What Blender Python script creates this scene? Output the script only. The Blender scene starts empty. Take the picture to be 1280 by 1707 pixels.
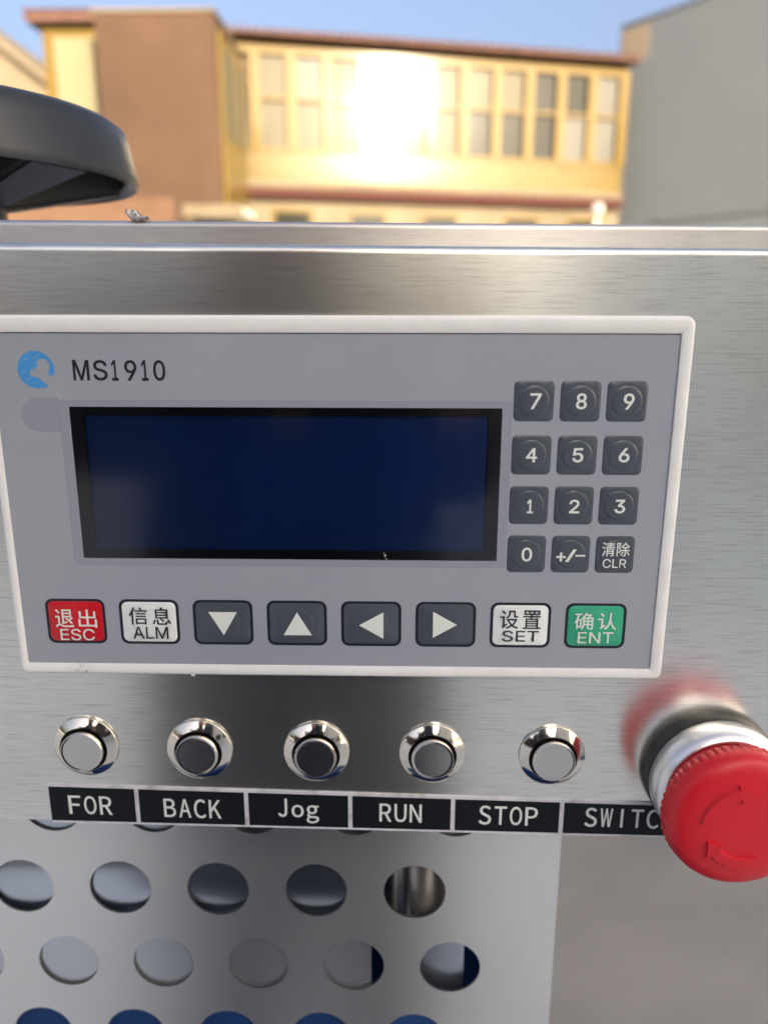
import bpy, bmesh, math, random, os
from mathutils import Vector, Matrix
from mathutils.geometry import tessellate_polygon
random.seed(7)
R = math.radians
sc = bpy.context.scene

# ------------------------------------------------------------------ camera
cam_d = bpy.data.cameras.new('camera'); cam = bpy.data.objects.new('camera', cam_d)
sc.collection.objects.link(cam); sc.camera = cam
EYE = 1.30
def cam_axes(p, y, r):
    cp, sp, cy, sy = math.cos(p), math.sin(p), math.cos(y), math.sin(y)
    f = Vector((sy*cp, cy*cp, -sp)); rt = Vector((cy, -sy, 0)); d = f.cross(rt)
    return math.cos(r)*rt+math.sin(r)*d, -math.sin(r)*rt+math.cos(r)*d, f
_r, _d, _f = cam_axes(R(14.461), R(-1.116), R(-0.098))
m = Matrix((_r, -_d, -_f)).transposed().to_4x4(); m.translation = Vector((0, 0, EYE))
cam.matrix_world = m
cam_d.sensor_fit = 'VERTICAL'; cam_d.sensor_height = 36.0; cam_d.lens = 27.04
cam_d.clip_start = 0.01; cam_d.clip_end = 2000
cam_d.dof.use_dof = True; cam_d.dof.focus_distance = 0.212; cam_d.dof.aperture_fstop = 8.6

# ------------------------------------------------------------------ sky and sun
SUN_TO = Vector((0.413, -0.878, 0.235)).normalized()
elev = math.asin(SUN_TO.z); azim = math.atan2(SUN_TO.x, SUN_TO.y)
world = bpy.data.worlds.new('World'); sc.world = world; world.use_nodes = True
nt = world.node_tree; nt.nodes.clear()
out = nt.nodes.new('ShaderNodeOutputWorld'); bg = nt.nodes.new('ShaderNodeBackground')
sky = nt.nodes.new('ShaderNodeTexSky'); sky.sky_type = 'NISHITA'; sky.sun_disc = False
sky.sun_elevation = elev; sky.sun_rotation = azim; sky.air_density = 0.5; sky.dust_density = 10; sky.ozone_density = 0.3
bg.inputs['Strength'].default_value = 0.082
nt.links.new(sky.outputs[0], bg.inputs[0]); nt.links.new(bg.outputs[0], out.inputs[0])
sun_d = bpy.data.lights.new('sun', 'SUN'); sun_d.energy = 2.0; sun_d.angle = R(0.53); sun_d.color = (1.0, 0.82, 0.58)
sun = bpy.data.objects.new('sun', sun_d); sc.collection.objects.link(sun)
sun.rotation_euler = (-SUN_TO).to_track_quat('-Z', 'Y').to_euler(); sun.location = SUN_TO*60
sc.view_settings.view_transform = 'Standard'; sc.view_settings.look = 'None'
sc.view_settings.exposure = 2.7; sc.view_settings.gamma = 1; sc.view_settings.use_curve_mapping = False

# ------------------------------------------------------------------ object helpers
col = sc.collection
def P(x, z, y):                       # millimetres: right, up from the eye line, away from the photographer
    return Vector((x/1000, y/1000, EYE+z/1000))
def tag(o, label=None, cat=None, group=None, kind=None):
    if label: o['label'] = label
    if cat: o['category'] = cat
    if group: o['group'] = group
    if kind: o['kind'] = kind
    return o
def thing(name, label, cat, loc, group=None):
    o = bpy.data.objects.new(name, None); col.objects.link(o); o.location = loc; o.empty_display_size = .01
    return tag(o, label, cat, group)
def wpos(o):
    v = Vector(o.location); q = o.parent
    while q: v += q.location; q = q.parent
    return v
def link(name, me, mat, parent=None, smooth=False):
    """mesh given in world coordinates; the object gets its parent's origin"""
    o = bpy.data.objects.new(name, me); col.objects.link(o)
    if mat and not me.materials: me.materials.append(mat)
    if smooth:
        for p in me.polygons: p.use_smooth = True
    if parent:
        me.transform(Matrix.Translation(-wpos(parent))); o.parent = parent
    return o
def obj(name, bm, mat, parent=None, smooth=False, sharp=None):
    bmesh.ops.recalc_face_normals(bm, faces=bm.faces)
    me = bpy.data.meshes.new(name); bm.to_mesh(me); bm.free()
    o = link(name, me, mat, parent, smooth or sharp is not None)
    if sharp is not None: me.set_sharp_from_angle(angle=R(sharp))
    return o
def box(bm, c, s, rz=0, bev=0, seg=2):
    t = Matrix.Translation(c) @ Matrix.Rotation(rz, 4, 'Z') @ Matrix.Diagonal((s[0], s[1], s[2], 1))
    b2 = bmesh.new(); bmesh.ops.create_cube(b2, size=1, matrix=t)
    if bev: bmesh.ops.bevel(b2, geom=b2.edges[:], offset=bev, segments=seg, affect='EDGES', profile=.5)
    tmp = bpy.data.meshes.new('t'); b2.to_mesh(tmp); b2.free(); bm.from_mesh(tmp); bpy.data.meshes.remove(tmp)
def boxo(name, x0, x1, y0, y1, z0, z1, mat, parent=None, bev=0, rz=0):
    bm = bmesh.new(); box(bm, ((x0+x1)/2, (y0+y1)/2, (z0+z1)/2), (x1-x0, y1-y0, z1-z0), rz, bev)
    return obj(name, bm, mat, parent, sharp=30 if bev else None)
def lathe(bm, c, prof, seg=64, axis='Y', rad=None):
    """prof: (radius, offset along axis) ; for Y the offset is towards the viewer (-y)"""
    rings = []
    for k, (r, h) in enumerate(prof):
        ring = []
        for i in range(seg):
            a = 2*math.pi*i/seg
            rr = rad(k, a, r) if rad else r
            if axis == 'Y': p = (c[0]+rr*math.cos(a), c[1]-h, c[2]+rr*math.sin(a))
            else: p = (c[0]+rr*math.cos(a), c[1]+rr*math.sin(a), c[2]+h)
            ring.append(bm.verts.new(p))
        rings.append(ring)
    for a, b in zip(rings, rings[1:]):
        for i in range(seg):
            bm.faces.new((a[i], a[(i+1) % seg], b[(i+1) % seg], b[i]))
    for ring in (rings[0], rings[-1]):
        try: bm.faces.new(ring)
        except Exception: pass
def tube(bm, a, b, r0, r1=None, seg=16):
    a, b = Vector(a), Vector(b); r1 = r0 if r1 is None else r1
    q = (b-a).to_track_quat('Z', 'Y'); A, B = [], []
    for i in range(seg):
        t = 2*math.pi*i/seg; v = Vector((math.cos(t), math.sin(t), 0))
        A.append(bm.verts.new(a+q@(v*r0))); B.append(bm.verts.new(b+q@(v*r1)))
    for i in range(seg): bm.faces.new((A[i], A[(i+1) % seg], B[(i+1) % seg], B[i]))
    bm.faces.new(A); bm.faces.new(B)
def rrect(w, h, r, n=6):
    pts = []
    for cx, cz, a0 in ((w/2-r, h/2-r, 0), (-w/2+r, h/2-r, 90), (-w/2+r, -h/2+r, 180), (w/2-r, -h/2+r, 270)):
        for i in range(n+1):
            a = R(a0+90*i/n); pts.append((cx+r*math.cos(a), cz+r*math.sin(a)))
    return pts
def plate(bm, pts, y0, y1, chamf=0):
    """outline pts in (x,z) mm standing from y0 (back) to y1 (front), mm"""
    A = [bm.verts.new(P(x, z, y0)) for x, z in pts]
    layers = [A, [bm.verts.new(P(x, z, y1+chamf)) for x, z in pts]]
    if chamf:
        cx = sum(p[0] for p in pts)/len(pts); cz = sum(p[1] for p in pts)/len(pts)
        layers.append([bm.verts.new(P(x-math.copysign(min(chamf, abs(x-cx)), x-cx), z-math.copysign(min(chamf, abs(z-cz)), z-cz), y1)) for x, z in pts])
    n = len(pts)
    for a, b in zip(layers, layers[1:]):
        for i in range(n): bm.faces.new((a[i], a[(i+1) % n], b[(i+1) % n], b[i]))
    bm.faces.new(layers[-1]); bm.faces.new(A)

# ------------------------------------------------------------------ materials
def mat(name, colr, rough=.5, metal=0., spec=.5, **kw):
    M = bpy.data.materials.new(name); M.use_nodes = True
    b = M.node_tree.nodes['Principled BSDF']
    b.inputs['Base Color'].default_value = (*colr, 1); b.inputs['Roughness'].default_value = rough
    b.inputs['Metallic'].default_value = metal; b.inputs['Specular IOR Level'].default_value = spec
    for k, v in kw.items(): b.inputs[k.replace('_', ' ')].default_value = v
    return M
def N(M, t, **kw):
    n = M.node_tree.nodes.new(t)
    for k, v in kw.items(): setattr(n, k, v)
    return n
def noise(M, scale, stretch=(1, 1, 1), detail=4, rough=.6, coord='Object', loc=(0, 0, 0)):
    tc = N(M, 'ShaderNodeTexCoord'); mp = N(M, 'ShaderNodeMapping'); nz = N(M, 'ShaderNodeTexNoise')
    mp.inputs['Scale'].default_value = stretch; mp.inputs['Location'].default_value = loc
    nz.inputs['Scale'].default_value = scale; nz.inputs['Detail'].default_value = detail; nz.inputs['Roughness'].default_value = rough
    L = M.node_tree.links; L.new(tc.outputs[coord], mp.inputs[0]); L.new(mp.outputs[0], nz.inputs[0])
    return nz
def ramp(M, src, stops):
    r = N(M, 'ShaderNodeValToRGB'); e = r.color_ramp.elements
    while len(e) < len(stops): e.new(.5)
    for q, (p, c) in zip(e, stops):
        q.position = p; q.color = (c, c, c, 1) if isinstance(c, (int, float)) else (*c, 1)
    M.node_tree.links.new(src, r.inputs[0]); return r
def tomap(M, r, sock): M.node_tree.links.new(r.outputs[0], M.node_tree.nodes['Principled BSDF'].inputs[sock])
def bump(M, src, strength, dist, prev=None):
    b = N(M, 'ShaderNodeBump'); b.inputs['Strength'].default_value = strength; b.inputs['Distance'].default_value = dist
    L = M.node_tree.links; L.new(src, b.inputs['Height'])
    if prev: L.new(prev.outputs[0], b.inputs['Normal'])
    L.new(b.outputs[0], M.node_tree.nodes['Principled BSDF'].inputs['Normal']); return b
def wear(M, c0, c1, scale=8, lo=.35, hi=.65, **kw):
    nz = noise(M, scale, **kw); tomap(M, ramp(M, nz.outputs[0], [(lo, c0), (hi, c1)]), 'Base Color'); return nz

def steel(name, base, r0, r1, streak, bumpd, blot=.12, aniso=.8):
    M = mat(name, base, r0, 1.0)
    n1 = noise(M, 100, (.40, 9, 26), 3, .6)              # long brushed lines along x
    n2 = noise(M, 1000, (.085, 2, 2.3), 2, .6, loc=(5, 2, 7))
    n3 = noise(M, 9, (1, 1, 1.6), 5, .6, loc=(3, 1, 2))   # handling marks
    add = N(M, 'ShaderNodeMath', operation='MULTIPLY_ADD'); add.inputs[1].default_value = 1
    L = M.node_tree.links; L.new(n2.outputs[0], add.inputs[0])
    h = N(M, 'ShaderNodeMath', operation='MULTIPLY'); h.inputs[1].default_value = .45
    L.new(n1.outputs[0], h.inputs[0]); L.new(h.outputs[0], add.inputs[2])
    tomap(M, ramp(M, add.outputs[0], [(.34, r0), (.66, r1)]), 'Roughness')
    lo = tuple(c*(1-streak) for c in base); hi = tuple(min(1, c*(1+streak)) for c in base)
    ra = ramp(M, add.outputs[0], [(.28, lo), (.72, hi)])
    rb = ramp(M, n3.outputs[0], [(.35, 1-blot), (.6, 1.0)])
    mx = N(M, 'ShaderNodeMix', data_type='RGBA', blend_type='MULTIPLY'); mx.inputs[0].default_value = 1
    L.new(ra.outputs[0], mx.inputs[6]); L.new(rb.outputs[0], mx.inputs[7])
    L.new(mx.outputs[2], M.node_tree.nodes['Principled BSDF'].inputs['Base Color'])
    bump(M, add.outputs[0], .6, bumpd)
    b = M.node_tree.nodes['Principled BSDF']; b.inputs['Anisotropic'].default_value = aniso
    tv = N(M, 'ShaderNodeCombineXYZ'); tv.inputs[2].default_value = 1; L.new(tv.outputs[0], b.inputs['Tangent'])   # grain runs sideways, so it spreads light up and down
    return M
M_panel = steel('brushed_steel', (.80, .75, .675), .25, .24, .36, .000006)
M_guard = steel('satin_steel', (.97, .95, .91), .29, .34, .05, .000006, .06); M_guard.node_tree.nodes['Principled BSDF'].inputs['Metallic'].default_value = 1
M_side = steel('film_covered_steel', (.62, .575, .52), .32, .38, .02, .00001, .16)
M_lid = steel('lid_steel', (.70, .68, .65), .26, .36, .14, .00002)
M_liner = steel('liner_steel', (.66, .72, .80), .14, .22, .05, .000008, .22)
M_liner2 = steel('pale_liner_steel', (.70, .73, .78), .24, .26, .02, .000002, .12); M_liner2.node_tree.nodes['Principled BSDF'].inputs['Metallic'].default_value = .9
M_cut = mat('cut_edge_steel', (.07, .068, .066), .6, .4)
M_chrome = mat('chrome', (.80, .75, .67), .05, 1.0)
nz = noise(M_chrome, 160, (1, 1, 1), 5); tomap(M_chrome, ramp(M_chrome, nz.outputs[0], [(.4, .07), (.7, .15)]), 'Roughness')
M_cap = mat('satin_cap', (.72, .69, .645), .17, 1.0)
nz = noise(M_cap, 1400, (1, 1, .3), 3); bump(M_cap, nz.outputs[0], .4, .00001)
M_bezel = mat('white_abs', (.80, .79, .765), .42)
nz = noise(M_bezel, 110, (1, 1, 1), 8, .78); tomap(M_bezel, ramp(M_bezel, nz.outputs[0], [(.29, (.42, .41, .39)), (.35, (.80, .82, .82)), (.6, (.86, .88, .88))]), 'Base Color')
nz = noise(M_bezel, 2500); bump(M_bezel, nz.outputs[0], .2, .00003)
M_film = mat('grey_film', (.33, .345, .39), .30)
wear(M_film, (.315, .345, .41), (.345, .375, .435), 22)
nz = noise(M_film, 3500, detail=2); bump(M_film, nz.outputs[0], .25, .00002)
M_film2 = mat('grey_film_embossed', (.29, .312, .38), .26)
nz = noise(M_film2, 3500, detail=2); bump(M_film2, nz.outputs[0], .25, .00002)
def keymat(n, c):
    M = mat(n, c, .27); nz = noise(M, 30, detail=5)
    tomap(M, ramp(M, nz.outputs[0], [(.3, tuple(v*.9 for v in c)), (.7, tuple(min(1, v*1.08) for v in c))]), 'Base Color')
    z = noise(M, 3500, detail=2); bump(M, z.outputs[0], .2, .00002); return M
M_key = keymat('slate_key', (.072, .086, .112)); M_red = keymat('red_key', (.56, .012, .022)); M_white = keymat('white_key', (.80, .85, .85))
M_green = keymat('green_key', (.045, .40, .235)); M_ink = mat('black_ink', (.012, .016, .026), .35)
M_print = mat('white_print', (.74, .80, .77), .4); M_inkblue = mat('logo_blue', (.06, .30, .68), .4)
M_inkpale = mat('logo_pale_line', (.30, .48, .68), .4)
M_lcdb = mat('lcd_black_border', (.005, .007, .011), .3)
M_lcd = mat('lcd_blue', (.008, .03, .17), .3)
wear(M_lcd, (.004, .055, .30), (.006, .085, .44), 9)
M_glass = bpy.data.materials.new('window_film'); M_glass.use_nodes = True
_t = M_glass.node_tree; _t.nodes.clear(); _o = _t.nodes.new('ShaderNodeOutputMaterial'); _mx = _t.nodes.new('ShaderNodeMixShader')
_tr = _t.nodes.new('ShaderNodeBsdfTransparent'); _gl = _t.nodes.new('ShaderNodeBsdfGlossy'); _fr = _t.nodes.new('ShaderNodeFresnel')
_fr.inputs[0].default_value = 1.75; _gl.inputs['Roughness'].default_value = .10; _tr.inputs[0].default_value = (.93, .94, .95, 1)
_bn = _t.nodes.new('ShaderNodeBump'); _nz = _t.nodes.new('ShaderNodeTexNoise'); _tc = _t.nodes.new('ShaderNodeTexCoord')
_nz.inputs['Scale'].default_value = 26; _nz.inputs['Detail'].default_value = 1.5; _bn.inputs['Strength'].default_value = .5; _bn.inputs['Distance'].default_value = .0012
_t.links.new(_tc.outputs['Object'], _nz.inputs[0]); _t.links.new(_nz.outputs[0], _bn.inputs['Height'])
_t.links.new(_bn.outputs[0], _gl.inputs['Normal'])
_t.links.new(_fr.outputs[0], _mx.inputs[0]); _t.links.new(_tr.outputs[0], _mx.inputs[1]); _t.links.new(_gl.outputs[0], _mx.inputs[2]); _t.links.new(_mx.outputs[0], _o.inputs[0])
M_strip = mat('engraved_black', (.007, .009, .013), .42, 0, .22); nz = noise(M_strip, 1200); bump(M_strip, nz.outputs[0], .15, .00003)
M_stripw = mat('engraved_white_core', (.66, .67, .72), .5)
wear(M_stripw, (.45, .45, .46), (.68, .69, .74), 150, .3, .5)
M_mush = mat('red_plastic', (.64, .011, .024), .36, Subsurface_Weight=.04)
M_mush.node_tree.nodes['Principled BSDF'].inputs['Subsurface Scale'].default_value = .003
nz = noise(M_mush, 1800, detail=3); bump(M_mush, nz.outputs[0], .22, .00005)
M_collar = mat('black_plastic', (.018, .019, .020), .42); M_sat = mat('satin_aluminium', (.86, .87, .89), .30, .8)
nz = noise(M_sat, 900, (1, 5, 1)); bump(M_sat, nz.outputs[0], .25, .00002)
M_wheel = mat('dark_grey_plastic', (.055, .060, .066), .38); nz = noise(M_wheel, 60, detail=6); bump(M_wheel, nz.outputs[0], .25, .0006)
tomap(M_wheel, ramp(M_wheel, noise(M_wheel, 35, detail=6).outputs[0], [(.35, (.028, .031, .036)), (.65, (.042, .047, .053))]), 'Base Color')
M_chip = mat('pale_mortar_chip', (.55, .54, .53), .8); wear(M_chip, (.18, .17, .17), (.72, .70, .69), 320, .4, .55)
M_bluep = mat('blue_paint', (.012, .060, .235), .5, 0, .3); wear(M_bluep, (.005, .032, .135), (.009, .048, .18), 40)
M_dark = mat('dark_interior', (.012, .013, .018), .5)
# background
M_ground = mat('concrete', (.45, .43, .40), .9); wear(M_ground, (.60, .60, .565), (.76, .765, .725), 1.3, detail=8)
M_plaster = mat('brown_render', (.20, .105, .065), .9)
wear(M_plaster, (.038, .020, .011), (.070, .038, .022), .55, .3, .7, detail=7)
nz = noise(M_plaster, 5, detail=8); bump(M_plaster, nz.outputs[0], .4, .02)
M_brick = mat('orange_render', (.42, .21, .125), .9); wear(M_brick, (.08, .042, .024), (.115, .064, .04), 1.2, detail=6)
M_gold = mat('gold_anodised_frame', (.125, .086, .025), .105, 0, .12)
M_band = mat('yellow_cladding', (.70, .47, .17), .16, 0, .12); wear(M_band, (.095, .068, .022), (.118, .086, .03), 1.5)
M_tile = mat('red_roof_tile', (.24, .085, .06), .75); wear(M_tile, (.07, .032, .024), (.12, .058, .042), 3)
M_redband = mat('red_band_tile', (.05, .018, .015), .8, 0, .2)
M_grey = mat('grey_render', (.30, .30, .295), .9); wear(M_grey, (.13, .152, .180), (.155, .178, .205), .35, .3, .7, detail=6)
M_patch = mat('tan_patch', (.25, .205, .16), .9)
M_beige = mat('beige_render', (.50, .44, .35), .9); wear(M_beige, (.11, .09, .06), (.16, .13, .09), .7, detail=6)
M_shop = mat('pale_render', (.56, .54, .50), .9); wear(M_shop, (.60, .605, .575), (.70, .71, .675), .6, detail=6)
M_coat = mat('navy_cloth', (.022, .025, .038), .85); M_jean = mat('dark_denim', (.02, .026, .045), .9); M_skin = mat('skin', (.50, .29, .20), .5)
M_phone = mat('phone_shell', (.02, .022, .026), .15)
def panemat(name, c, rough=.2):
    M = mat(name, c, rough, 0, .5, IOR=1.2); return M
M_pane_p = panemat('pale_pane', (.07, .064, .042), .105)  # even pale base on the pane itself
M_pane_l = panemat('pane_with_painted_glow', (.19, .17, .11), .2)  # pale yellow glow of the bay window put into the base colour
M_pane_d = panemat('dark_pane', (.012, .014, .012), .12)
M_pane_c = panemat('pane_with_white_curtain', (.085, .085, .078), .12)

# ------------------------------------------------------------------ ground
bm = bmesh.new(); box(bm, (0, 0, -.05), (900, 900, .1)); tag(obj('ground', bm, M_ground), kind='structure')

# ------------------------------------------------------------------ long glazed building (far end of the yard)
A = R(13); DX, DN = Vector((math.cos(A), math.sin(A), 0)), Vector((math.sin(A), -math.cos(A), 0))
O = Vector((-3.42, 18.0, 0))
gal = thing('glazed_building', 'long two storey building with gold framed glazed upper floor, facing the sun', 'building', O)
def fbox(name, s0, s1, n0, n1, z0, z1, mt, parent, bev=0):
    """box along the facade: s along, n outwards (towards the camera)"""
    bm = bmesh.new(); c = O+DX*(s0+s1)/2+DN*(n0+n1)/2+Vector((0, 0, (z0+z1)/2))
    box(bm, c, (s1-s0, n1-n0, z1-z0), A, bev); return obj(name, bm, mt, parent)
fbox('wall', -.2, 8.95, -4, -.12, 0, 6.85, M_beige, gal)
lower = fbox('lower_wall', -.2, 8.93, -.118, -.02, 0, 3.70, M_beige, gal)
for s in (0.6, 2.3, 4.0, 6.0, 7.6):
    w = fbox('lower_window', s, s+.9, -.02, .03, 2.2, 3.55, M_gold, gal)
    fbox('pane', s+.07, s+.83, .03, .04, 2.27, 3.48, M_pane_d, w)
fbox('red_ledge', -.2, 8.9, -.117, .25, 3.76, 3.95, M_redband, gal)
fbox('ledge_board', -.2, 8.93, -.116, .10, 3.985, 4.12, M_beige, gal)
fbox('spandrel', -.1, 8.93, -.115, .02, 4.125, 4.70, M_band, gal)
fbox('bottom_rail', -.1, 8.94, -.114, .06, 4.705, 4.79, M_gold, gal)
fbox('top_rail', -.1, 8.94, -.114, .06, 6.62, 6.78, M_gold, gal)
mull = [.305+.775*k for k in range(12)]
for k, s in enumerate(mull): fbox('mullion', s-.10, s+.10, -.113, .075, 4.795, 6.615, M_gold, gal)
tilt = [0]*12
for k in range(11):
    s0, s1 = mull[k]+.105, mull[k+1]-.105
    fbox('transom', s0, s1, -.112, .055, 5.74, 5.80, M_gold, gal)
    for j, (z0, z1) in enumerate(((4.795, 5.735), (5.805, 6.61))):
        mt = M_pane_p
        if k >= 6: mt = M_pane_d if (j == 0 or k > 7) else M_pane_p  # dark base colour stands in for a dark reflection in these panes
        if k in (9, 10): mt = M_pane_c if not (k == 9 and j == 1) else M_pane_d
        if k < 5 and j == 1 and k % 2: mt = M_pane_c
        p = fbox('pane', s0, s1, -.06, -.04, z0, z1, mt, gal)
        a = R(random.uniform(-.5, .5)); c = O+DX*(s0+s1)/2+DN*-.05+Vector((0, 0, (z0+z1)/2))
        p.data.transform(Matrix.Translation(c-O) @ Matrix.Rotation(a, 4, 'Z') @ Matrix.Rotation(R(random.uniform(-.4, .4)), 4, DX) @ Matrix.Translation(O-c))
rf = fbox('roof', -.25, 9.0, -4.2, .45, 6.87, 6.91, M_tile, gal)
tm = None
for i in range(58):
    s = -.2+i*.159
    if tm is None:
        bm = bmesh.new(); c = O+DX*s
        for y0 in (0,):
            a0 = c+DN*.48+Vector((0, 0, 6.93)); a1 = c-DN*1.6+Vector((0, 0, 7.45)); tube(bm, a0, a1, .045, seg=8)
        to = obj('roof_tile', bm, M_tile, rf); tm = to
    else:
        to = tm.copy(); col.objects.link(to); to.parent = rf; to.location = DX*(i*.159)

# glazed end bay + brown rendered block on the left
blk = thing('brown_block', 'tall windowless brown rendered stair block beside the glazed gallery', 'building', (-4.4, 15.5, 0))
boxo('wall', -5.52, -3.37, 15.5, 18.6, 0, 6.52, M_plaster, blk)
boxo('coping', -5.56, -3.33, 15.46, 18.6, 6.525, 6.58, M_beige, blk)
sd = boxo('side_glazing_frame', -3.365, -3.30, 15.7, 17.9, 3.3, 6.3, M_gold, blk)
for k in range(3):
    y = 15.78+k*.70; boxo('side_pane', -3.299, -3.285, y, y+.6, 4.6, 6.1, M_pane_p, sd)
boxo('side_ledge', -3.364, -3.12, 15.6, 17.95, 3.1, 3.28, M_beige, blk)
bay = thing('glazed_bay', 'narrow glazed bay with red tiled eave left of the brown block', 'building', (-6.4, 16.5, 0))
boxo('wall', -6.88, -5.53, 16.55, 20, 0, 6.62, M_beige, bay)
boxo('frame', -6.9, -5.60, 16.45, 16.549, 3.2, 6.6, M_gold, bay)
boxo('pane', -6.68, -5.88, 16.42, 16.449, 4.6, 6.42, M_pane_l, bay)
boxo('lower_pane', -6.68, -5.88, 16.42, 16.449, 3.3, 4.5, M_pane_p, bay)
r2 = boxo('roof', -7.1, -5.58, 16.2, 20, 6.63, 6.76, M_tile, bay)
tm = None
for i in range(10):
    if tm is None:
        bm = bmesh.new(); tube(bm, (-7.05, 16.15, 6.78), (-7.05, 18.3, 7.28), .05, seg=8); tm = obj('roof_tile', bm, M_tile, r2)
    else:
        to = tm.copy(); col.objects.link(to); to.parent = r2; to.location = (i*.155, 0, 0)
gab = thing('gabled_house', 'pale house with sloping roof edge at the far left behind the handwheel', 'building', (-14, 25, 0))
bm = bmesh.new()
prof = [(-19.5, 0), (-9.9, 0), (-9.9, 7.45), (-14.7, 11.1), (-19.5, 7.45)]
vs = [[bm.verts.new((x, y, z)) for x, z in prof] for y in (25, 33)]
bm.faces.new(vs[0]); bm.faces.new(vs[1])
for i in range(5): bm.faces.new((vs[0][i], vs[0][(i+1) % 5], vs[1][(i+1) % 5], vs[1][i]))
obj('wall', bm, M_beige, gab)
for sx in (-1, 1):
    bm = bmesh.new(); x0, x1 = (-14.7, -14.7+sx*5.2); z0, z1 = 11.12, 7.15
    q = [(x0, z0), (x1, z1), (x1, z1+.22), (x0, z0+.22)]
    vs = [[bm.verts.new((x, y, z)) for x, z in q] for y in (24.7, 33.3)]
    bm.faces.new(vs[0]); bm.faces.new(vs[1])
    for i in range(4): bm.faces.new((vs[0][i], vs[0][(i+1) % 4], vs[1][(i+1) % 4], vs[1][i]))
    obj('roof_slope', bm, M_beige, gab)
boxo('window', -12.0, -11.2, 24.95, 24.999, 6.2, 7.3, M_pane_d, gab)
ann = thing('low_annex', 'low orange rendered annex in front of the brown block', 'building', (-5.5, 14, 0))
boxo('wall', -7.6, -3.78, 13.6, 15.4, 0, 3.16, M_brick, ann)
can = thing('porch_canopy', 'small pale canopy over a doorway beside the annex', 'canopy', (-3.2, 14, 0))
boxo('roof', -3.75, -2.75, 14.2, 15.4, 3.02, 3.10, M_shop, can); boxo('fascia', -3.76, -2.74, 14.12, 14.2, 2.92, 3.12, M_beige, can)
for x in (-3.7, -2.82): boxo('post', x, x+.07, 14.22, 14.29, 0, 2.918, M_beige, can)
boxo('door', -3.5, -3.0, 15.42, 15.47, 0, 2.9, M_dark, can)

# grey wall building on the right
a0, a1 = Vector((5.35, 21.2, 0)), Vector((5.35+.59*23, 21.2-.81*23, 0))
gw = thing('grey_building', 'large plain grey rendered building filling the right of the yard', 'building', a0)
dg = (a1-a0).normalized(); ng = Vector((-dg.y, dg.x, 0)); ng = ng if ng.x > 0 else -ng
def prism(name, base, z0, z1, mt, parent):
    bm = bmesh.new(); lo = [bm.verts.new((p.x, p.y, z0)) for p in base]; hi = [bm.verts.new((p.x, p.y, z1)) for p in base]
    n = len(base); bm.faces.new(lo); bm.faces.new(hi)
    for i in range(n): bm.faces.new((lo[i], lo[(i+1) % n], hi[(i+1) % n], hi[i]))
    return obj(name, bm, mt, parent)
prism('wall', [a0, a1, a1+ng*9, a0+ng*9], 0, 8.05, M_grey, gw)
prism('coping', [a0-ng*.04, a1-ng*.04, a1+ng*.3, a0+ng*.3], 8.055, 8.09, M_grey, gw)
prism('tan_patch', [a0-ng*.012+dg*.05, a0-ng*.012+dg*.85, a0-ng*.002+dg*.85, a0-ng*.002+dg*.05], 7.2, 7.95, M_patch, gw)
prism('string_course', [a0-ng*.05+dg*1.5, a1-ng*.05, a1-ng*.002, a0-ng*.002+dg*1.5], 3.45, 3.55, M_grey, gw)
lamp = thing('globe_lamp', 'round white globe lamp at the foot of the red ledge', 'lamp', (3.72, 15.6, 3.2))
bm = bmesh.new(); bmesh.ops.create_icosphere(bm, subdivisions=3, radius=.12, matrix=Matrix.Translation((3.72, 15.6, 3.22))); obj('globe', bm, mat('opal_globe', (.35, .34, .33), .4), lamp, True)
bm = bmesh.new(); tube(bm, (3.72, 15.6, 0), (3.72, 15.6, 3.06), .035, seg=10); obj('post', bm, M_shop, lamp, True)

# ------------------------------------------------------------------ behind the photographer: the workshop that keeps the machine in shade
ws = thing('workshop', 'tall pale rendered workshop behind the photographer that shades the machine', 'building', (6, -7, 0))
boxo('wall', 2.75, 7.2, -13, -6.5, 0, 7.0, M_shop, ws); boxo('roof', 2.65, 7.3, -13.1, -6.4, 7.005, 7.12, M_tile, ws)
for x in (3.2, 5.2):
    f = boxo('window', x, x+1.5, -6.499, -6.42, 1.1, 2.6, M_shop, ws); boxo('pane', x+.08, x+1.42, -6.419, -6.40, 1.18, 2.52, M_pane_d, f)
sh = thing('brick_shed', 'orange rendered shed behind the photographer on the left', 'building', (-6, -9, 0))
boxo('wall', -13, -3.2, -16, -10, 0, 3.2, M_brick, sh); boxo('roof', -13.2, -3.0, -16.2, -9.8, 3.205, 3.3, M_tile, sh)

far = thing('sky_screen', 'unseen block added far behind the photographer to screen off bright sky', 'building', (-2, -30, 0))  # unseen block added to keep the sky's glow near the sun off the steel
boxo('wall', -18, 11.3, -40, -30, 0, 15.5, M_shop, far); boxo('roof', -18.2, 11.4, -40.2, -29.8, 15.505, 15.7, M_grey, far)
for x in (-16, -10, -4, 2): boxo('shutter', x, x+3.2, -29.999, -29.9, 0, 3.6, M_grey, far)
# ------------------------------------------------------------------ machine
mc = thing('packaging_machine', 'stainless steel machine housing with perforated guard below the control panel', 'machine', (0, .203, 0))
TILT = -0.0076                                        # the face sits a touch off level
def sl(x): return TILT*x
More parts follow.
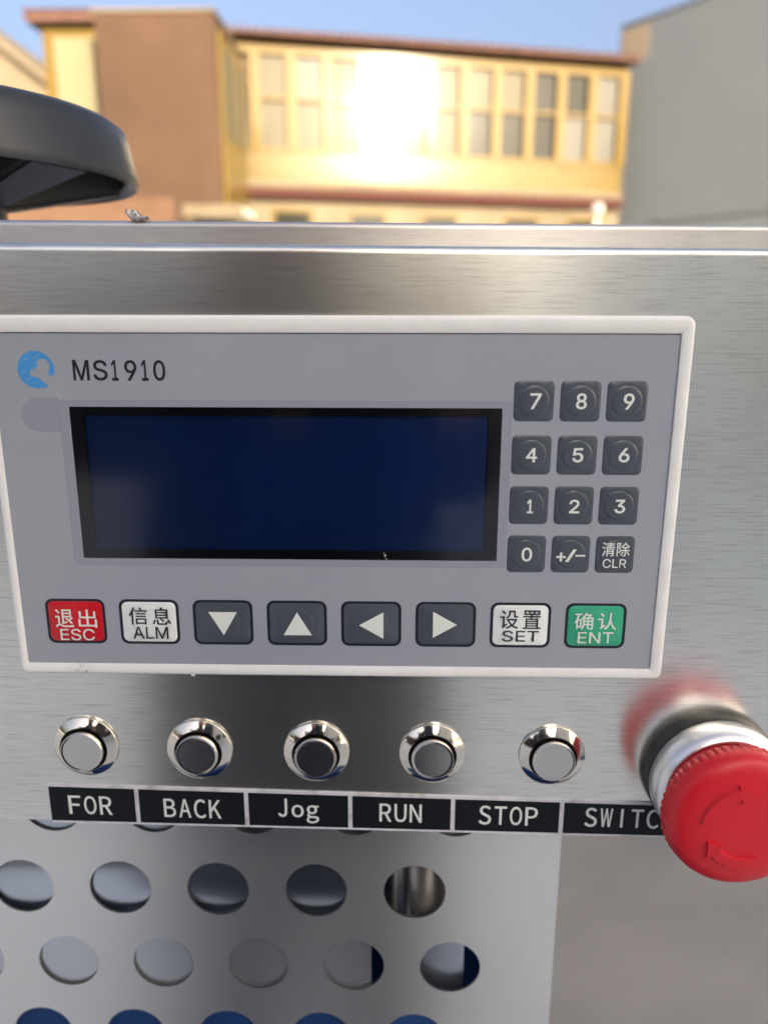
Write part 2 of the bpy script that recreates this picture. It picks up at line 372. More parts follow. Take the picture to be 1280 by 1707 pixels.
# control panel: flat face with a rolled top edge
def rolled(bm, x0, x1, zt, zb, yf, r, depth, th=1.5):
    """front face at yf, top edge rolls back; all mm"""
    prof = [(yf, zb), (yf, zt-r)]
    for i in range(1, 9):
        a = R(90*i/8); prof.append((yf+r-r*math.cos(a), zt-r+r*math.sin(a)))
    prof.append((yf+depth, zt)); prof.append((yf+depth, zt-th))
    prof += [(yf+r, zt-th), (yf+th, zt-r), (yf+th, zb)]
    n = len(prof); ends = []
    xs = [x0, x1]
    for x in xs: ends.append([bm.verts.new(P(x, z+sl(x), y)) for y, z in prof])
    for i in range(n): bm.faces.new((ends[0][i], ends[0][(i+1) % n], ends[1][(i+1) % n], ends[1][i]))
    bm.faces.new(ends[0]); bm.faces.new(ends[1])
bm = bmesh.new(); rolled(bm, -230, 260, 16.7, -151.4, 203, 2.2, 7); obj('control_panel', bm, M_panel, mc, sharp=40)
bm = bmesh.new(); rolled(bm, -228, 258, 23.0, 4, 212, 1.6, 90); obj('top_cover', bm, M_lid, mc, sharp=40)
# perforated guard
ROWS = [(-94.6+19.3-19.3, -126.5, 0), ]
rows = [(-126.2, 6.2), (-157.0, 19.6), (-189.5, 6.3), (-220.2, 18.9), (-251.3, 6.8), (-283, 19.0), (-314.5, 6.5), (-346, 19)]
PITCH = 33.35; HR = 10.45; YG = 220.0; TH = .8; XR = 54.4
bm = bmesh.new()
zs = [-108]+[(a[0]+b[0])/2 for a, b in zip(rows, rows[1:])]+[-362]
for k, (zc, x0) in enumerate(rows):
    zt, zb = zs[k], zs[k+1]; cs = [x0-PITCH*i for i in range(0, 8)]
    for i, cx in enumerate(cs):
        xr = XR if i == 0 else cx+PITCH/2; xl = cx-PITCH/2 if i < 7 else -245
        def cell(y, flip):
            n = 48; inner = []; outer = []
            for j in range(n):
                a = 2*math.pi*(j+.5)/n; c, s = math.cos(a), math.sin(a)
                inner.append(bm.verts.new(P(cx+HR*c, zc+HR*s, y)))
                t = min(((xr-cx)/c if c > 1e-9 else (xl-cx)/c if c < -1e-9 else 1e9), ((zt-zc)/s if s > 1e-9 else (zb-zc)/s if s < -1e-9 else 1e9))
                outer.append((cx+t*c, zc+t*s))
            ov = [bm.verts.new(P(x, z, y)) for x, z in outer]
            corners = [(xr, zt), (xl, zt), (xl, zb), (xr, zb)]; ca = [math.atan2(z-zc, x-cx) % (2*math.pi) for x, z in corners]
            for j in range(n):
                q = (j+1) % n; a = 2*math.pi*(j+.5)/n; b = a+2*math.pi/n
                f = [inner[j], inner[q], ov[q]]
                for cc, aa in zip(corners, ca):
                    if a < aa < b or a < aa+2*math.pi < b: f.append(bm.verts.new(P(cc[0], cc[1], y)))
                f.append(ov[j]); bm.faces.new(f)
            return inner
        fr = cell(YG, 0); bk = cell(YG+TH, 1)
        for j in range(48): bm.faces.new((fr[j], fr[(j+1) % 48], bk[(j+1) % 48], bk[j])).material_index = 1
for (za, zb_) in ((-108, -362),):
    v = [bm.verts.new(P(XR, za, YG)), bm.verts.new(P(XR, zb_, YG)), bm.verts.new(P(XR, zb_, YG+TH)), bm.verts.new(P(XR, za, YG+TH))]; bm.faces.new(v)
gd = obj('perforated_guard', bm, M_guard, mc); gd.data.materials.append(M_cut)
def pbox(name, x0, x1, z0, z1, y0, y1, mt, parent=None, bev=0):
    return boxo(name, x0/1000, x1/1000, y0/1000, y1/1000, EYE+z0/1000, EYE+z1/1000, mt, parent, bev/1000)
pbox('side_plate', 41, 262, -362, -60, 221.6, 223.2, M_side, mc)
# what shows through the holes
pbox('upper_liner', -240, 40, -175, -110, 220.95, 221.95, M_liner, mc)
bm = bmesh.new(); pr = []
for i in range(13):
    a = R(-72+144*i/12); pr.append((231.3-10*math.cos(a), -192+17.5*math.sin(a)))
va = [[bm.verts.new(P(x, z, y)) for y, z in pr] for x in (-240, -6)]
for i in range(12): bm.faces.new((va[0][i], va[0][i+1], va[1][i+1], va[1][i]))
obj('bent_liner', bm, M_liner, mc, True)
pbox('flat_liner', -240, -8.5, -237.5, -208.5, 221.1, 222.0, M_liner2, mc)
pbox('short_liner', 5, 24, -240, -204, 224, 225.5, M_liner, mc)
pbox('blue_beam', -240, 38, -300, -239.0, 221.2, 250, M_bluep, mc, .8)
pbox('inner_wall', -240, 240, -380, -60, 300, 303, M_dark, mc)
bm = bmesh.new(); tube(bm, P(10.5, -150, 240), P(10.5, -262, 240), .0125, seg=40); obj('inner_post', bm, M_side, mc, True)
for x in (-240, 262):
    for y in (.24, .70): boxo('leg', x/1000-.02, x/1000+.02, y, y+.04, 0, EYE-.365, M_side, mc)
boxo('body', -.242, .264, .305, .745, EYE-.363, EYE-.02, M_side, mc)
boxo('base_frame', -.30, .32, .12, .80, .30, .36, M_bluep, mc)
tp = tag(boxo('blue_toolbox', -.32, .34, -.02, .115, .36, .62, M_bluep, None, .01), 'blue painted steel toolbox standing below the perforated guard', 'toolbox')
tp.name = 'toolbox'
boxo('toolbox_stand', -.30, .32, -.01, .105, 0, .36, M_bluep, tp)

# ------------------------------------------------------------------ lettering
FD = os.path.join(bpy.utils.system_resource('DATAFILES'), 'fonts')
def font(n):
    try: return bpy.data.fonts.load(os.path.join(FD, n))
    except Exception: return None
F_CJK, F_INT = font('Noto Sans CJK Regular.woff2'), font('Inter.woff2')
def text_mesh(body, x, z, w, h, y, fnt, bold=0., shear=0., depth=.02):
    """lettering scaled to fill w x h (mm) centred on x,z at depth y"""
    c = bpy.data.curves.new('lettering', 'FONT'); c.body = body; c.size = 1; c.resolution_u = 5
    if fnt: c.font = fnt
    o = bpy.data.objects.new('t', c); col.objects.link(o)
    dg = bpy.context.evaluated_depsgraph_get(); me = bpy.data.meshes.new_from_object(o.evaluated_get(dg))
    bpy.data.objects.remove(o); bpy.data.curves.remove(c)
    if not me.vertices: return me
    xs = [v.co.x for v in me.vertices]; ys = [v.co.y for v in me.vertices]
    cx, cy = (min(xs)+max(xs))/2, (min(ys)+max(ys))/2; kx, ky = (w-2*bold)/max(1e-6, max(xs)-min(xs)), (h-2*bold)/max(1e-6, max(ys)-min(ys))
    b = bmesh.new(); b.from_mesh(me)
    for v in b.verts:
        px, pz = x+(v.co.x-cx)*kx, z+(v.co.y-cy)*ky
        v.co = P(px, pz+shear*(px-x), y)
    if bold:                                           # heavier strokes: copies nudged outwards, each a hair lower
        base = bpy.data.meshes.new('t'); b.to_mesh(base)
        for i in range(8):
            q = base.copy(); a = math.pi/4*i; q.transform(Matrix.Translation((bold/1000*math.cos(a), .000003*(i+1), bold/1000*math.sin(a)))); b.from_mesh(q); bpy.data.meshes.remove(q)
        bpy.data.meshes.remove(base)
    g = bmesh.ops.extrude_face_region(b, geom=b.faces[:])
    for v in [e for e in g['geom'] if isinstance(e, bmesh.types.BMVert)]: v.co.y -= depth/1000
    b.to_mesh(me); b.free(); me.materials.clear(); return me
def join(name, meshes, mt, parent):
    b = bmesh.new()
    for q in meshes: b.from_mesh(q); bpy.data.meshes.remove(q)
    return obj(name, b, mt, parent)

# ------------------------------------------------------------------ display unit
YF = 200.0
dv = thing('operator_display', 'grey and white operator display with dark blue screen, keypad and MS1910 lettering', 'control display', P(-17, -100, 203))
X0, X1, Z0, Z1 = -107.8, 74.3, -100.1, -0.6
xi0, xi1, zi0, zi1 = -105.5, 71.0, -96.9, -4.75
bm = bmesh.new()
def loop(x0, x1, z0, z1, r, y, n=6): 
    return [bm.verts.new(P((x0+x1)/2+px, (z0+z1)/2+pz, y)) for px, pz in rrect(x1-x0, z1-z0, r, n)]
Ls = [loop(X0-.15, X1+.15, Z0-.15, Z1+.15, 2.4, 203.0), loop(X0-.1, X1+.1, Z0-.1, Z1+.1, 2.3, 201.2), loop(X0+.05, X1-.05, Z0+.05, Z1-.05, 2.2, 200.5),
      loop(X0+.45, X1-.45, Z0+.45, Z1-.45, 2.0, 200.1), loop(X0+1.0, X1-1.0, Z0+1, Z1-1, 1.6, 200.0),
      loop(xi0-.12, xi1+.12, zi0-.12, zi1+.12, .4, 200.0), loop(xi0, xi1, zi0, zi1, .3, 200.12), loop(xi0, xi1, zi0, zi1, .3, 201.4)]
for a, b in zip(Ls, Ls[1:]):
    for i in range(len(a)): bm.faces.new((a[i], a[(i+1) % len(a)], b[(i+1) % len(a)], b[i]))
obj('bezel', bm, M_bezel, dv, sharp=50)
bm = bmesh.new(); box(bm, P(-58.6, -100.5, 201.4), (.0011, .0012, .0009), 0, .0002); obj('mould_nib', bm, M_bezel, dv)
# face film with a window opening, and a small step round the window
def frame(name, o, i, y0, y1, mt, parent, ro=.3, ri=.3):
    b = bmesh.new()
    def lp(q, r, y): return [b.verts.new(P((q[0]+q[1])/2+px, (q[2]+q[3])/2+pz, y)) for px, pz in rrect(q[1]-q[0], q[3]-q[2], r, 4)]
    L = [lp(o, ro, y0), lp(o, ro, y1), lp(i, ri, y1), lp(i, ri, y0)]
    for a, c in zip(L, L[1:]+L[:1]):
        for k in range(len(a)): b.faces.new((a[k], a[(k+1) % len(a)], c[(k+1) % len(a)], c[k]))
    return obj(name, b, mt, parent)
WIN = (-86.5, 26.75, -65.35, -23.75)
frame('shadow_gap', (xi0+.01, xi1-.01, zi0+.01, zi1-.01), (xi0+3, xi1-3, zi0+3, zi1-3), 201.5, 201.3, M_dark, dv)
frame('face_film', (xi0+.10, xi1-.22, zi0+.08, zi1-.24), WIN, 201.0, 200.45, M_film, dv)
frame('window_surround', (-89.2, 29.3, -67.3, -21.9), (WIN[0]-.02, WIN[1]+.02, WIN[2]-.02, WIN[3]+.02), 200.46, 200.38, M_film2, dv, 1.2)
bm = bmesh.new(); q = rrect(13.5, 9.0, 4.2, 8); q = [(-92.3+x if x < 0 else -89.25, -25.9+z) for x, z in q]
qq = []
for p in q:
    if not qq or (abs(p[0]-qq[-1][0])+abs(p[1]-qq[-1][1])) > .01: qq.append(p)
plate(bm, qq, 200.46, 200.39); obj('label_slot', bm, M_film2, dv)
frame('screen_border', (WIN[0]-.3, WIN[1]+.3, WIN[2]-.3, WIN[3]+.3), (WIN[0]+3.3, WIN[1]-3.4, WIN[2]+2.3, WIN[3]-2.2), 201.9, 201.0, M_lcdb, dv)
pbox('screen', WIN[0]+2, WIN[1]-2, WIN[2]+1.2, WIN[3]-1.2, 202.2, 202.4, M_lcd, dv)
bm = bmesh.new(); v = [bm.verts.new(P(x, z, 200.52)) for x, z in ((WIN[0], WIN[2]), (WIN[1], WIN[2]), (WIN[1], WIN[3]), (WIN[0], WIN[3]))]; bm.faces.new(v)
obj('window_film', bm, M_glass, dv)
# dust specks on the window
bm = bmesh.new()
for px, pz, s in ((-54.6, -28.5, .13), (-52.0, -45.0, .10), (-64.5, -60.2, .16), (-63.0, -61.2, .1), (-47, -61, .12), (-10.5, -63.6, .10), (-3.6, -64.0, .55), (-3.3, -64.9, .40), (-3.9, -63.3, .3), (21, -60, .12), (-70, -31, .07), (-30, -57, .08), (12, -50, .08)):
    bmesh.ops.create_icosphere(bm, subdivisions=1, radius=s/1000*.6, matrix=Matrix.Translation(P(px, pz, 200.45)))
tag(obj('dust_specks', bm, mat('pale_dust', (.5, .5, .48), .9), dv), kind='stuff')
# grey scuffs
M_scuff = mat('grey_smudge', (.16, .165, .185), .6)
# logo
bm = bmesh.new()
cx, cz, k = 255, 240, 9.54/260
outl = [(cx+131*math.cos(R(a)), cz-131*math.sin(R(a))) for a in range(-2, 290, 6)]
inner = [(318, 364), (336, 350), (312, 340), (290, 320), (275, 303), (262, 292), (248, 294), (235, 290), (216, 286), (206, 272), (208, 255), (216, 244), (240, 236), (258, 226), (275, 216), (262, 205), (262, 190), (272, 174), (290, 165), (312, 163), (334, 172), (348, 190), (354, 212), (350, 238), (342, 258), (341, 272), (350, 281), (368, 281), (382, 270)]
poly = outl[:]
pts = outl+inner
def lz(p): return (-94.05+(p[0]-255)*k, -14.2-(p[1]-240)*k)
tri3 = tessellate_polygon([[Vector((p[0], -p[1], 0)) for p in pts]]); lv = [bm.verts.new(P(*lz(p), 200.41)) for p in pts]
for t3 in tri3: bm.faces.new([lv[j] for j in t3])
lg = obj('logo', bm, M_inkblue, dv)
bm = bmesh.new()
for a, b, w in (((140, 178), (225, 160), 4), ((225, 160), (300, 142), 3), ((132, 262), (200, 245), 4), ((200, 245), (300, 205), 3), ((165, 318), (235, 292), 4), ((205, 345), (265, 318), 3), ((160, 152), (235, 128), 3)):
    a, b = Vector(a), Vector(b); n = (b-a).normalized().orthogonal()*w/2
    bm.faces.new([bm.verts.new(P(*lz(p), 200.40)) for p in (a, a+(b-a)*.5+n, b, a+(b-a)*.5-n)])
obj('logo_lines', bm, M_inkpale, lg)
join('model_lettering', [text_mesh(ch, x, -14.34, w, 5.3, 200.44, F_INT, .10) for ch, x, w in
     (('M', -82.35, 4.3), ('S', -77.35, 3.75), ('1', -73.55, 1.75), ('9', -69.45, 3.2), ('1', -65.75, 1.75), ('0', -62.0, 3.15))], M_ink, dv)
# keys: rounded face with a pressed ring, built as one small dished grid
def keyface(cx, cz, w, h, r, dome, y):
    b = bmesh.new(); n = 48
    rings = [(0, .30), (dome*.55, .30), (dome*.80, .27), (dome*.90, .20), (dome*.97, .08), (dome, .02), (dome*1.06, .06), (dome*1.12, .0)]
    L = []; out = []
    angs = [2*math.pi*(i+.5)/64 for i in range(64)]
    for a in angs:                                     # rounded square met by a ray at each angle
        lo, hi, ca, sa = 0, max(w, h), abs(math.cos(a)), abs(math.sin(a))
        for _ in range(24):
            t = (lo+hi)/2; x, z = t*ca-(w/2-r), t*sa-(h/2-r)
            d = (math.hypot(x, z) if x > 0 and z > 0 else max(x, z))-r
            lo, hi = (t, hi) if d < 0 else (lo, t)
        out.append((lo*math.cos(a), lo*math.sin(a)))
    for rr, hh in rings[1:]: L.append([b.verts.new(P(cx+rr*math.cos(a), cz+rr*math.sin(a), y-hh)) for a in angs])
    L.append([b.verts.new(P(cx+x*.985, cz+z*.985, y)) for x, z in out]); L.append([b.verts.new(P(cx+x, cz+z, y+.06)) for x, z in out])
    b.faces.new(L[0])
    for p, q in zip(L, L[1:]):
        for i in range(len(out)): b.faces.new((p[i], p[(i+1) % len(out)], q[(i+1) % len(out)], q[i]))
    return b
def smoothkey(o):
    for p in o.data.polygons: p.use_smooth = True
    o.data.set_sharp_from_angle(angle=R(60)); return o
num = [('7', 35.13, -21.82, 2.93, 4.10), ('8', 46.93, -21.80, 2.77, 4.14), ('9', 59.07, -21.82, 2.76, 4.15), ('4', 34.80, -35.96, 2.95, 3.83), ('5', 46.91, -35.89, 2.82, 3.83), ('6', 58.95, -35.83, 2.81, 3.82),
       ('1', 35.08, -49.84, 1.64, 3.80), ('2', 46.85, -49.76, 2.69, 3.79), ('3', 58.91, -49.68, 2.81, 3.79), ('0', 34.85, -63.27, 2.84, 3.92)]
KX, KZ = (34.75, 46.70, 58.62), (-21.85, -35.95, -49.56, -63.2)
for r in range(4):
    for c in range(3):
        i = r*3+c; nm = (['7', '8', '9', '4', '5', '6', '1', '2', '3', '0', 'plus minus', 'clear'])[i]
        kk = smoothkey(obj('key', keyface(KX[c], KZ[r], 10.4, 10.5, 1.3, 4.1, 200.39), M_key, dv)); kk['label'] = f'small slate grey key marked {nm}'
        if i < 10:
            t, x, z, w, h = num[i]; x, z = x, z
            if i == 9: x, z = 34.85, -63.27
            join('legend', [text_mesh(t, x, z, w, h, 200.05, F_CJK if t == '4' else F_INT, .10)], M_print, kk)
        elif i == 10:
            join('legend', [text_mesh('+', 44.1, -63.9, 2.6, 2.6, 200.05, F_INT, .12), text_mesh('/', 46.75, -63.5, 2.9, 3.6, 200.05, F_INT, .12), text_mesh('−', 49.3, -63.5, 2.7, .5, 200.05, F_INT, .06)], M_print, kk)
        else:
            join('legend', [text_mesh('清', 56.8, -61.6, 3.5, 4.0, 200.05, F_CJK, .03), text_mesh('除', 60.75, -61.6, 3.5, 4.0, 200.05, F_CJK, .03), text_mesh('CLR', 58.67, -65.64, 6.4, 2.57, 200.05, F_INT, .03)], M_print, kk)
fk = [('退出', 'ESC', M_red, M_print, 'red ESC'), ('信息', 'ALM', M_white, M_ink, 'white ALM'), ('v', '', M_key, M_print, 'slate down arrow'), ('^', '', M_key, M_print, 'slate up arrow'),
      ('<', '', M_key, M_print, 'slate left arrow'), ('>', '', M_key, M_print, 'slate right arrow'), ('设置', 'SET', M_white, M_ink, 'white SET'), ('确认', 'ENT', M_green, M_print, 'green ENT')]
han = {0: (-90.33, -83.08, 11.73, 5.42), 1: (-69.40, -82.15, 11.84, 5.22), 6: (34.05, -82.21, 11.28, 5.53), 7: (54.78, -82.50, 11.58, 5.08)}
lat = {0: (-90.30, -87.97, 9.75, 3.47), 1: (-69.48, -87.21, 9.96, 3.64), 6: (34.19, -87.19, 10.18, 3.34), 7: (55.05, -87.42, 9.81, 3.33)}
tri = {2: [(-52.86, -80.78), (-44.88, -80.78), (-48.84, -87.73)], 3: [(-31.99, -87.51), (-24.05, -87.51), (-28.09, -80.67)], 4: [(-10.8, -84.35), (-4.0, -80.44), (-4.0, -88.35)], 5: [(9.79, -80.13), (9.79, -87.93), (16.47, -83.99)]}
for i, (hz, en, mk, mp, nm) in enumerate(fk):
    x = -90.43+20.752*i; z = -84.04
    kk = smoothkey(obj('key', keyface(x, z, 15.2, 11.9, 1.5, 4.9, 200.36), mk, dv)); kk['label'] = nm+' key with black outline'
    b = bmesh.new(); plate(b, [(x+px, z+pz) for px, pz in rrect(16.8, 13.4, 2.2, 6)], 200.47, 200.41); obj('outline', b, M_ink, kk)
    if i in tri:
        b = bmesh.new(); plate(b, tri[i], 200.08, 200.03); obj('arrow', b, M_print, kk)
    else:
        a = han[i]; q = a[2]*.445
        join('legend', [text_mesh(hz[0], a[0]-a[2]/2+q/2, a[1], q, a[3], 200.03, F_CJK, .04), text_mesh(hz[1], a[0]+a[2]/2-q/2, a[1], q, a[3], 200.03, F_CJK, .04),
                        text_mesh(en, *lat[i], 200.03, F_INT, .02)], mp, kk)

# ------------------------------------------------------------------ push buttons
bt = [(-92.4, -124.8, 'left end, above FOR'), (-58.5, -125.4, 'above BACK'), (-23.8, -125.8, 'above Jog'), (10.4, -125.8, 'above RUN'), (45.6, -126.0, 'above STOP')]
first = None
for i, (x, z, w) in enumerate(bt):
    lab = f'round chrome push button {w}'
    if first is None:
        b0 = thing('push_button', lab, 'push button', P(x, z, 203), 'chrome push buttons in a row'); first = b0; c = P(x, z, 203)
        bm = bmesh.new(); lathe(bm, c, [(.00965, 0), (.00968, .0006), (.0095, .0010), (.0093, .00112), (.00725, .0026), (.0071, .00265), (.00698, .0025), (.00690, .0012), (.0069, 0)], 96)
        obj('ring', bm, M_chrome, b0, sharp=24)
        bm = bmesh.new(); lathe(bm, c, [(.0069, .0002), (.0060, .0003)], 64); obj('groove', bm, M_dark, b0)
        bm = bmesh.new(); lathe(bm, c, [(.00625, 0), (.00625, .0036), (.00618, .0040), (.00600, .0042), (.0058, .00420), (.0056, .00412), (.0054, .0041), (.0053, .0041), (.0001, .0041)], 96)
        obj('cap', bm, M_cap, b0, sharp=32)
    else:
        b0 = first.copy(); col.objects.link(b0); b0.location = P(x, z, 203); b0['label'] = lab
        for ch in first.children:
            k2 = ch.copy(); col.objects.link(k2); k2.parent = b0
        b0.rotation_euler = (0, R(random.uniform(-25, 25)), 0)

# ------------------------------------------------------------------ engraved name strip
stp = thing('name_strip', 'long black engraved strip naming the buttons FOR BACK Jog RUN STOP SWITCH', 'label strip', P(-10, -150, 202.5))
def strip_z(x):                                        # top and bottom edge of the strip at x
    return -137.75-(x+105)*.02046, -151.1-(x+105)*.0128
bm = bmesh.new(); xe = 112
plate(bm, [(-105.2, strip_z(-105)[0]), (-105.2, strip_z(-105)[1]), (xe, strip_z(xe)[1]), (xe, strip_z(xe)[0])], 202.96, 202.55); obj('white_core', bm, M_stripw, stp)
xs = [-105.3, -78.62, -45.37, -13.96, 16.97, 49.6, xe+.5]; names = ['FOR', 'BACK', 'Jog', 'RUN', 'STOP', 'SWITCH']
bx = {'FOR': (-93.01, -144.88, 13.35, 6.4), 'BACK': (-61.88, -145.58, 17.5, 6.4), 'Jog': (-29.9, -144.92, 12.84, 6.4), 'RUN': (1.2, -146.14, 12.87, 6.3), 'STOP': (33.63, -146.56, 17.76, 6.4), 'SWITCH': (69.99, -146.9, 26.97, 6.4)}
for i, nm in enumerate(names):
    a, b_ = xs[i]+(.05 if i == 0 else .68), xs[i+1]-.68
    bm = bmesh.new(); T = lambda x: strip_z(x)[0]-.95; B = lambda x: strip_z(x)[1]+.8
    plate(bm, [(a, T(a)), (a, B(a)), (b_, B(b_)), (b_, T(b_))], 202.56, 202.40)
    cel = obj('name_cell', bm, M_strip, stp); cel['label'] = f'black cell engraved {nm}'
    x, z, w, h = bx[nm]; n = len(nm); pitch = w/(n-.18); ms = []
    for j, ch in enumerate(nm):
        cxx = x-w/2+pitch*(j+.41); cw = pitch*.80; zz = z-(cxx-x)*.019; hh = h; zc = zz
        if ch == 'I': cw = .75
        if ch == 'J': cw = pitch*.62
        if ch in 'SC': hh = h*1.04
        if ch == 'o': hh = h*.68; zc = zz-h*.16; cw = pitch*.82
        if ch == 'g': hh = h*.98; zc = zz-h*.31; cw = pitch*.84
        ms.append(text_mesh(ch, cxx, zc, cw, hh, 202.39, F_CJK, .075, -.018))
    join('engraving', ms, M_print, cel)

# ------------------------------------------------------------------ emergency stop
EX, EZ = 91.9, -130.3
es = thing('emergency_stop', 'red mushroom emergency stop button with embossed arrows', 'emergency stop', P(EX, EZ, 203)); c = P(EX, EZ, 203)
bm = bmesh.new(); lathe(bm, c, [(.0192, 0), (.0193, .0035), (.0189, .0046), (.0178, .0047)], 96); obj('collar', bm, M_collar, es, sharp=35)
bm = bmesh.new(); lathe(bm, c, [(.0186, .0047), (.0190, .0052), (.0191, .0085), (.0188, .0104), (.0181, .0121), (.0170, .0128), (.0163, .0126), (.0160, .0100)], 96); obj('silver_ring', bm, M_sat, es, sharp=40)
def knurl(k, a, r):
    if k in (3, 4): 
        t = (a*56/(2*math.pi)) % 1; return r+(.00045 if t < .5 else -.0001)
    return r
c2 = P(EX-.3, EZ-.3, 203)
bm = bmesh.new(); lathe(bm, c2, [(.0150, .008), (.0162, .0128), (.0180, .0165), (.0192, .0180), (.0196, .0200), (.0197, .0212), (.0195, .0226), (.0189, .0239), (.0178, .0249), (.0155, .0257), (.0125, .0263), (.009, .0266), (.004, .0267)], 224, rad=knurl)
es_head = obj('mushroom_head', bm, M_mush, es, sharp=28)
def dome(r):                                            # height of the face at radius r
    prof = [(0, .0267), (.004, .0267), (.009, .0266), (.0125, .0263), (.0155, .0257), (.0178, .0249)]
    for (a, h0), (b, h1) in zip(prof, prof[1:]):
        if r <= b: return h0+(h1-h0)*(r-a)/(b-a)
    return .0249
M_arrow = mat('red_arrow_relief', (.50, .008, .018), .45)
for k, st in enumerate((172, 292, 52)):                 # three turning arrows
    bm = bmesh.new(); ri, ro = .0092, .0118; pts = []
    a0, a1 = st, st-68
    outer = [(ro, a0-(a0-a1)*i/12) for i in range(13)]; inn = [(ri, a1+(a0-a1)*i/12) for i in range(13)]
    head = [(ro+.0013, a1), ((ri+ro)/2, a1-22), (ri-.0013, a1)]
    ring = outer+head+inn
    def pt(r, a, e): return (c2[0]+r*math.cos(R(a)), c2[1]-dome(r)-e, c2[2]+r*math.sin(R(a)))
    # body quads + head, raised 0.35 mm
    for i in range(12):
        q = [(outer[i]), (outer[i+1]), (ri, outer[i+1][1]), (ri, outer[i][1])]
        top = [bm.verts.new(pt(r, a, .0009)) for r, a in q]; bot = [bm.verts.new(pt(r+(.0005 if r > .0105 else -.0005), a, -.0002)) for r, a in q]
        bm.faces.new(top)
        for j in (0, 2): bm.faces.new((top[j], top[(j+1) % 4], bot[(j+1) % 4], bot[j]))
        if i == 0: bm.faces.new((top[3], top[0], bot[0], bot[3]))
    top = [bm.verts.new(pt(r, a, .0009)) for r, a in head]; bot = [bm.verts.new(pt(r, a, -.0002)) for r, a in head]; bm.faces.new(top)
    for j in range(3): bm.faces.new((top[j], top[(j+1) % 3], bot[(j+1) % 3], bot[j]))
    bmesh.ops.remove_doubles(bm, verts=bm.verts, dist=1e-6)
    obj('arrow', bm, M_mush, es_head)

# ------------------------------------------------------------------ handwheel and its spindle
WC = Vector((-.167, .303, EYE))
hw = thing('handwheel', 'dark grey plastic handwheel behind the top cover at the left', 'handwheel', WC)
bm = bmesh.new()
lathe(bm, WC, [(.020, .070), (.052, .0695), (.0605, .0683), (.0637, .0660), (.0648, .0620), (.0672, .0500), (.0674, .0480), (.0662, .0466), (.0640, .0474), (.0615, .0520), (.0560, .0560), (.0300, .0500), (.0200, .0420), (.016, .036)], 96, 'Z')
obj('rim', bm, M_wheel, hw, sharp=50)
for k in range(5):
    a = R(-28+72*k); bm = bmesh.new(); d = Vector((math.cos(a), math.sin(a), 0)); n = Vector((-d.y, d.x, 0))
    v = [WC+d*.012+n*.008+Vector((0, 0, .036)), WC+d*.012-n*.008+Vector((0, 0, .036)), WC+d*.063-n*.013+Vector((0, 0, .0475)), WC+d*.063+n*.013+Vector((0, 0, .0475))]
    w = [p+Vector((0, 0, .016)) for p in v]; v = [bm.verts.new(p) for p in v]; w = [bm.verts.new(p) for p in w]
    bm.faces.new(v); bm.faces.new(w)
    for j in range(4): bm.faces.new((v[j], v[(j+1) % 4], w[(j+1) % 4], w[j]))
    bmesh.ops.bevel(bm, geom=bm.edges[:], offset=.002, segments=3, affect='EDGES'); obj('spoke', bm, M_wheel, hw, sharp=40)
bm = bmesh.new(); tube(bm, WC+Vector((0, 0, .022)), WC+Vector((0, 0, .04)), .0185, seg=32); obj('hub', bm, M_wheel, hw, sharp=40)
bm = bmesh.new(); tube(bm, WC+Vector((0, 0, -.02)), WC+Vector((0, 0, .03)), .014, seg=24); obj('spindle', bm, M_collar, hw, sharp=40)
# chip of mortar lying on the top cover
bm = bmesh.new(); bmesh.ops.create_icosphere(bm, subdivisions=3, radius=1)
for v in bm.verts:
    x, y, z = v.co; s = 1+.22*math.sin(7*x+3*z)+.15*math.sin(11*y+5*x)
    v.co = Vector((x*.0026*s, y*.002*s, (z*.5+.5)*.0024*s*(.95-.55*x)))
bmesh.ops.transform(bm, matrix=Matrix.Translation(P(-68.8, 22.75+sl(-68.8), 213.0)), verts=bm.verts)
tag(obj('mortar_chip', bm, M_chip), 'tiny pale chip of mortar lying on the top cover edge', 'debris')

# ------------------------------------------------------------------ the photographer (seen only as a reflection in the steel)
def skin_body(name, verts, edges, rad, mt, parent, sub=2):
    me = bpy.data.meshes.new(name); me.from_pydata([Vector(v) for v in verts], edges, []); o = bpy.data.objects.new(name, me); col.objects.link(o)
    s = o.modifiers.new('s', 'SKIN'); s.use_smooth_shade = True
    for i, r in enumerate(rad):
        d = me.skin_vertices[0].data[i]; d.radius = r if isinstance(r, tuple) else (r, r); d.use_root = (i == 0)
    q = o.modifiers.new('q', 'SUBSURF'); q.levels = sub; q.render_levels = sub
    dg = bpy.context.evaluated_depsgraph_get(); m2 = bpy.data.meshes.new_from_object(o.evaluated_get(dg)); bpy.data.objects.remove(o)
    m2.name = name; return link(name, m2, mt, parent, True)
bx0, by = -.125, -.42
pr = thing('person', 'photographer in dark navy jacket and jeans holding a phone up, seen mirrored in steel', 'person', (bx0, by, 0))
V = [(bx0, by, .95), (bx0, by, 1.12), (bx0, by, 1.30), (bx0, by+.01, 1.42), (bx0, by+.03, 1.50), (bx0, by+.05, 1.60), (bx0, by+.05, 1.68),
     (bx0-.17, by, 1.40), (bx0-.17, by+.10, 1.18), (bx0-.06, by+.33, 1.24), (bx0+.17, by, 1.40), (bx0+.18, by+.12, 1.18), (bx0+.16, by+.34, 1.22),
     (bx0-.09, by, .88), (bx0-.10, by+.02, .48), (bx0-.11, by-.01, .08), (bx0-.11, by+.13, .04), (bx0+.09, by, .88), (bx0+.11, by+.02, .48), (bx0+.12, by-.01, .08), (bx0+.12, by+.13, .04)]
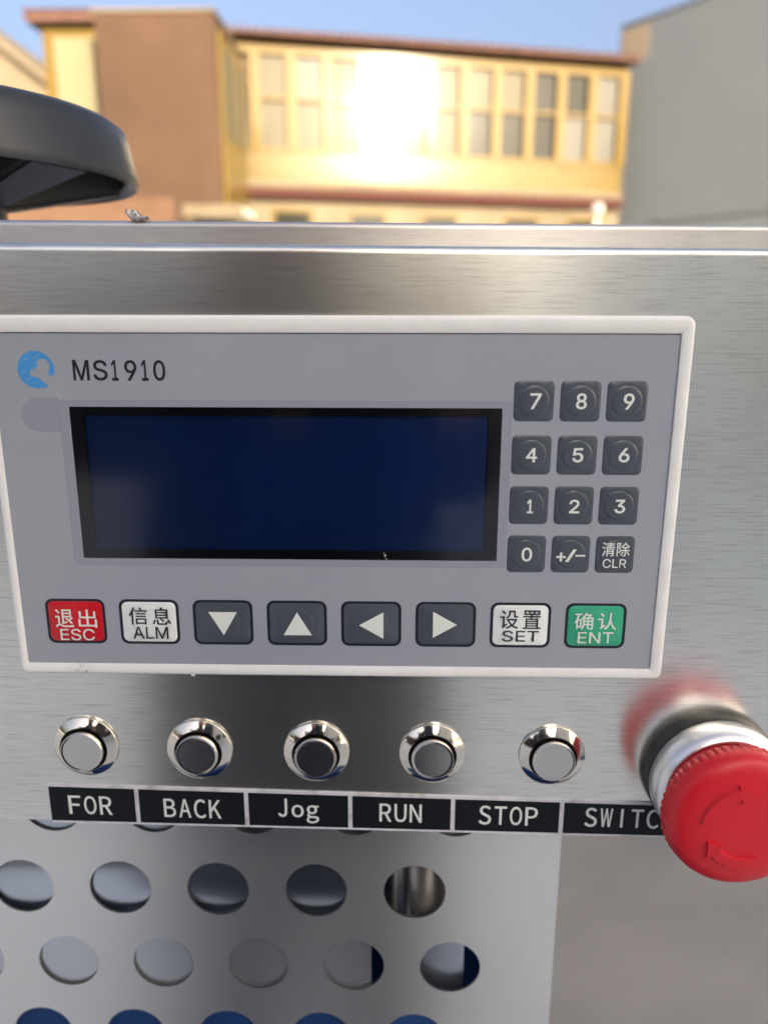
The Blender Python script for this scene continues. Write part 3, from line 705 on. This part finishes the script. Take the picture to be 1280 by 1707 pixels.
E_ = [(0, 1), (1, 2), (2, 3), (3, 4), (4, 5), (5, 6), (3, 7), (7, 8), (8, 9), (3, 10), (10, 11), (11, 12), (0, 13), (13, 14), (14, 15), (15, 16), (0, 17), (17, 18), (18, 19), (19, 20)]
Rr = [(.15, .11), (.15, .11), (.17, .11), (.12, .09), (.055, .055), (.08, .09), (.075, .085), .065, .05, .035, .065, .05, .035, .09, .062, .045, .035, .09, .062, .045, .035]
skin_body('body', V, E_, Rr, M_coat, pr)
bm = bmesh.new()
lathe(bm, (bx0, by, 0), [(.195, .50), (.185, .75), (.17, 1.0), (.16, 1.15)], 40, 'Z', rad=lambda k, a, r: r*(1-.35*abs(math.sin(a)))*(1+.04*math.sin(7*a+k)))
obj('coat', bm, M_coat, pr, True)
bm = bmesh.new(); bmesh.ops.create_uvsphere(bm, u_segments=24, v_segments=16, radius=.1, matrix=Matrix.Translation((bx0, by+.05, 1.63)) @ Matrix.Diagonal((.86, 1.0, 1.22, 1))); obj('head', bm, M_skin, pr, True)
bm = bmesh.new(); bmesh.ops.create_uvsphere(bm, u_segments=24, v_segments=16, radius=.108, matrix=Matrix.Translation((bx0, by+.035, 1.66)) @ Matrix.Diagonal((.88, 1.0, 1.12, 1))); obj('hair', bm, M_ink, pr, True)
for sx in (0, 1):
    px = (-.055, .03)[sx]; base = Vector((px, -.055, EYE-.07)); VV = [base, base+Vector((0, .02, .04))]; EE = [(0, 1)]; RR = [.028, .03]
    for f_ in range(4):
        s = (1, -1)[sx]; p0 = base+Vector((0, .02, .01+.018*f_)); p1 = p0+Vector((s*.03, .022, .006)); p2 = p0+Vector((s*.05, .01, .008)); n0 = len(VV)
        VV += [p0, p1, p2]; EE += [(1, n0), (n0, n0+1), (n0+1, n0+2)]; RR += [.010, .009, .007]
    skin_body('hand', VV, EE, RR, M_skin, pr, 1)
ph = boxo('phone', -.052, .024, -.016, -.007, EYE-.118, EYE+.042, M_phone, None, .003)
tag(ph, 'dark phone held upright in front of the machine, seen mirrored in steel', 'phone')
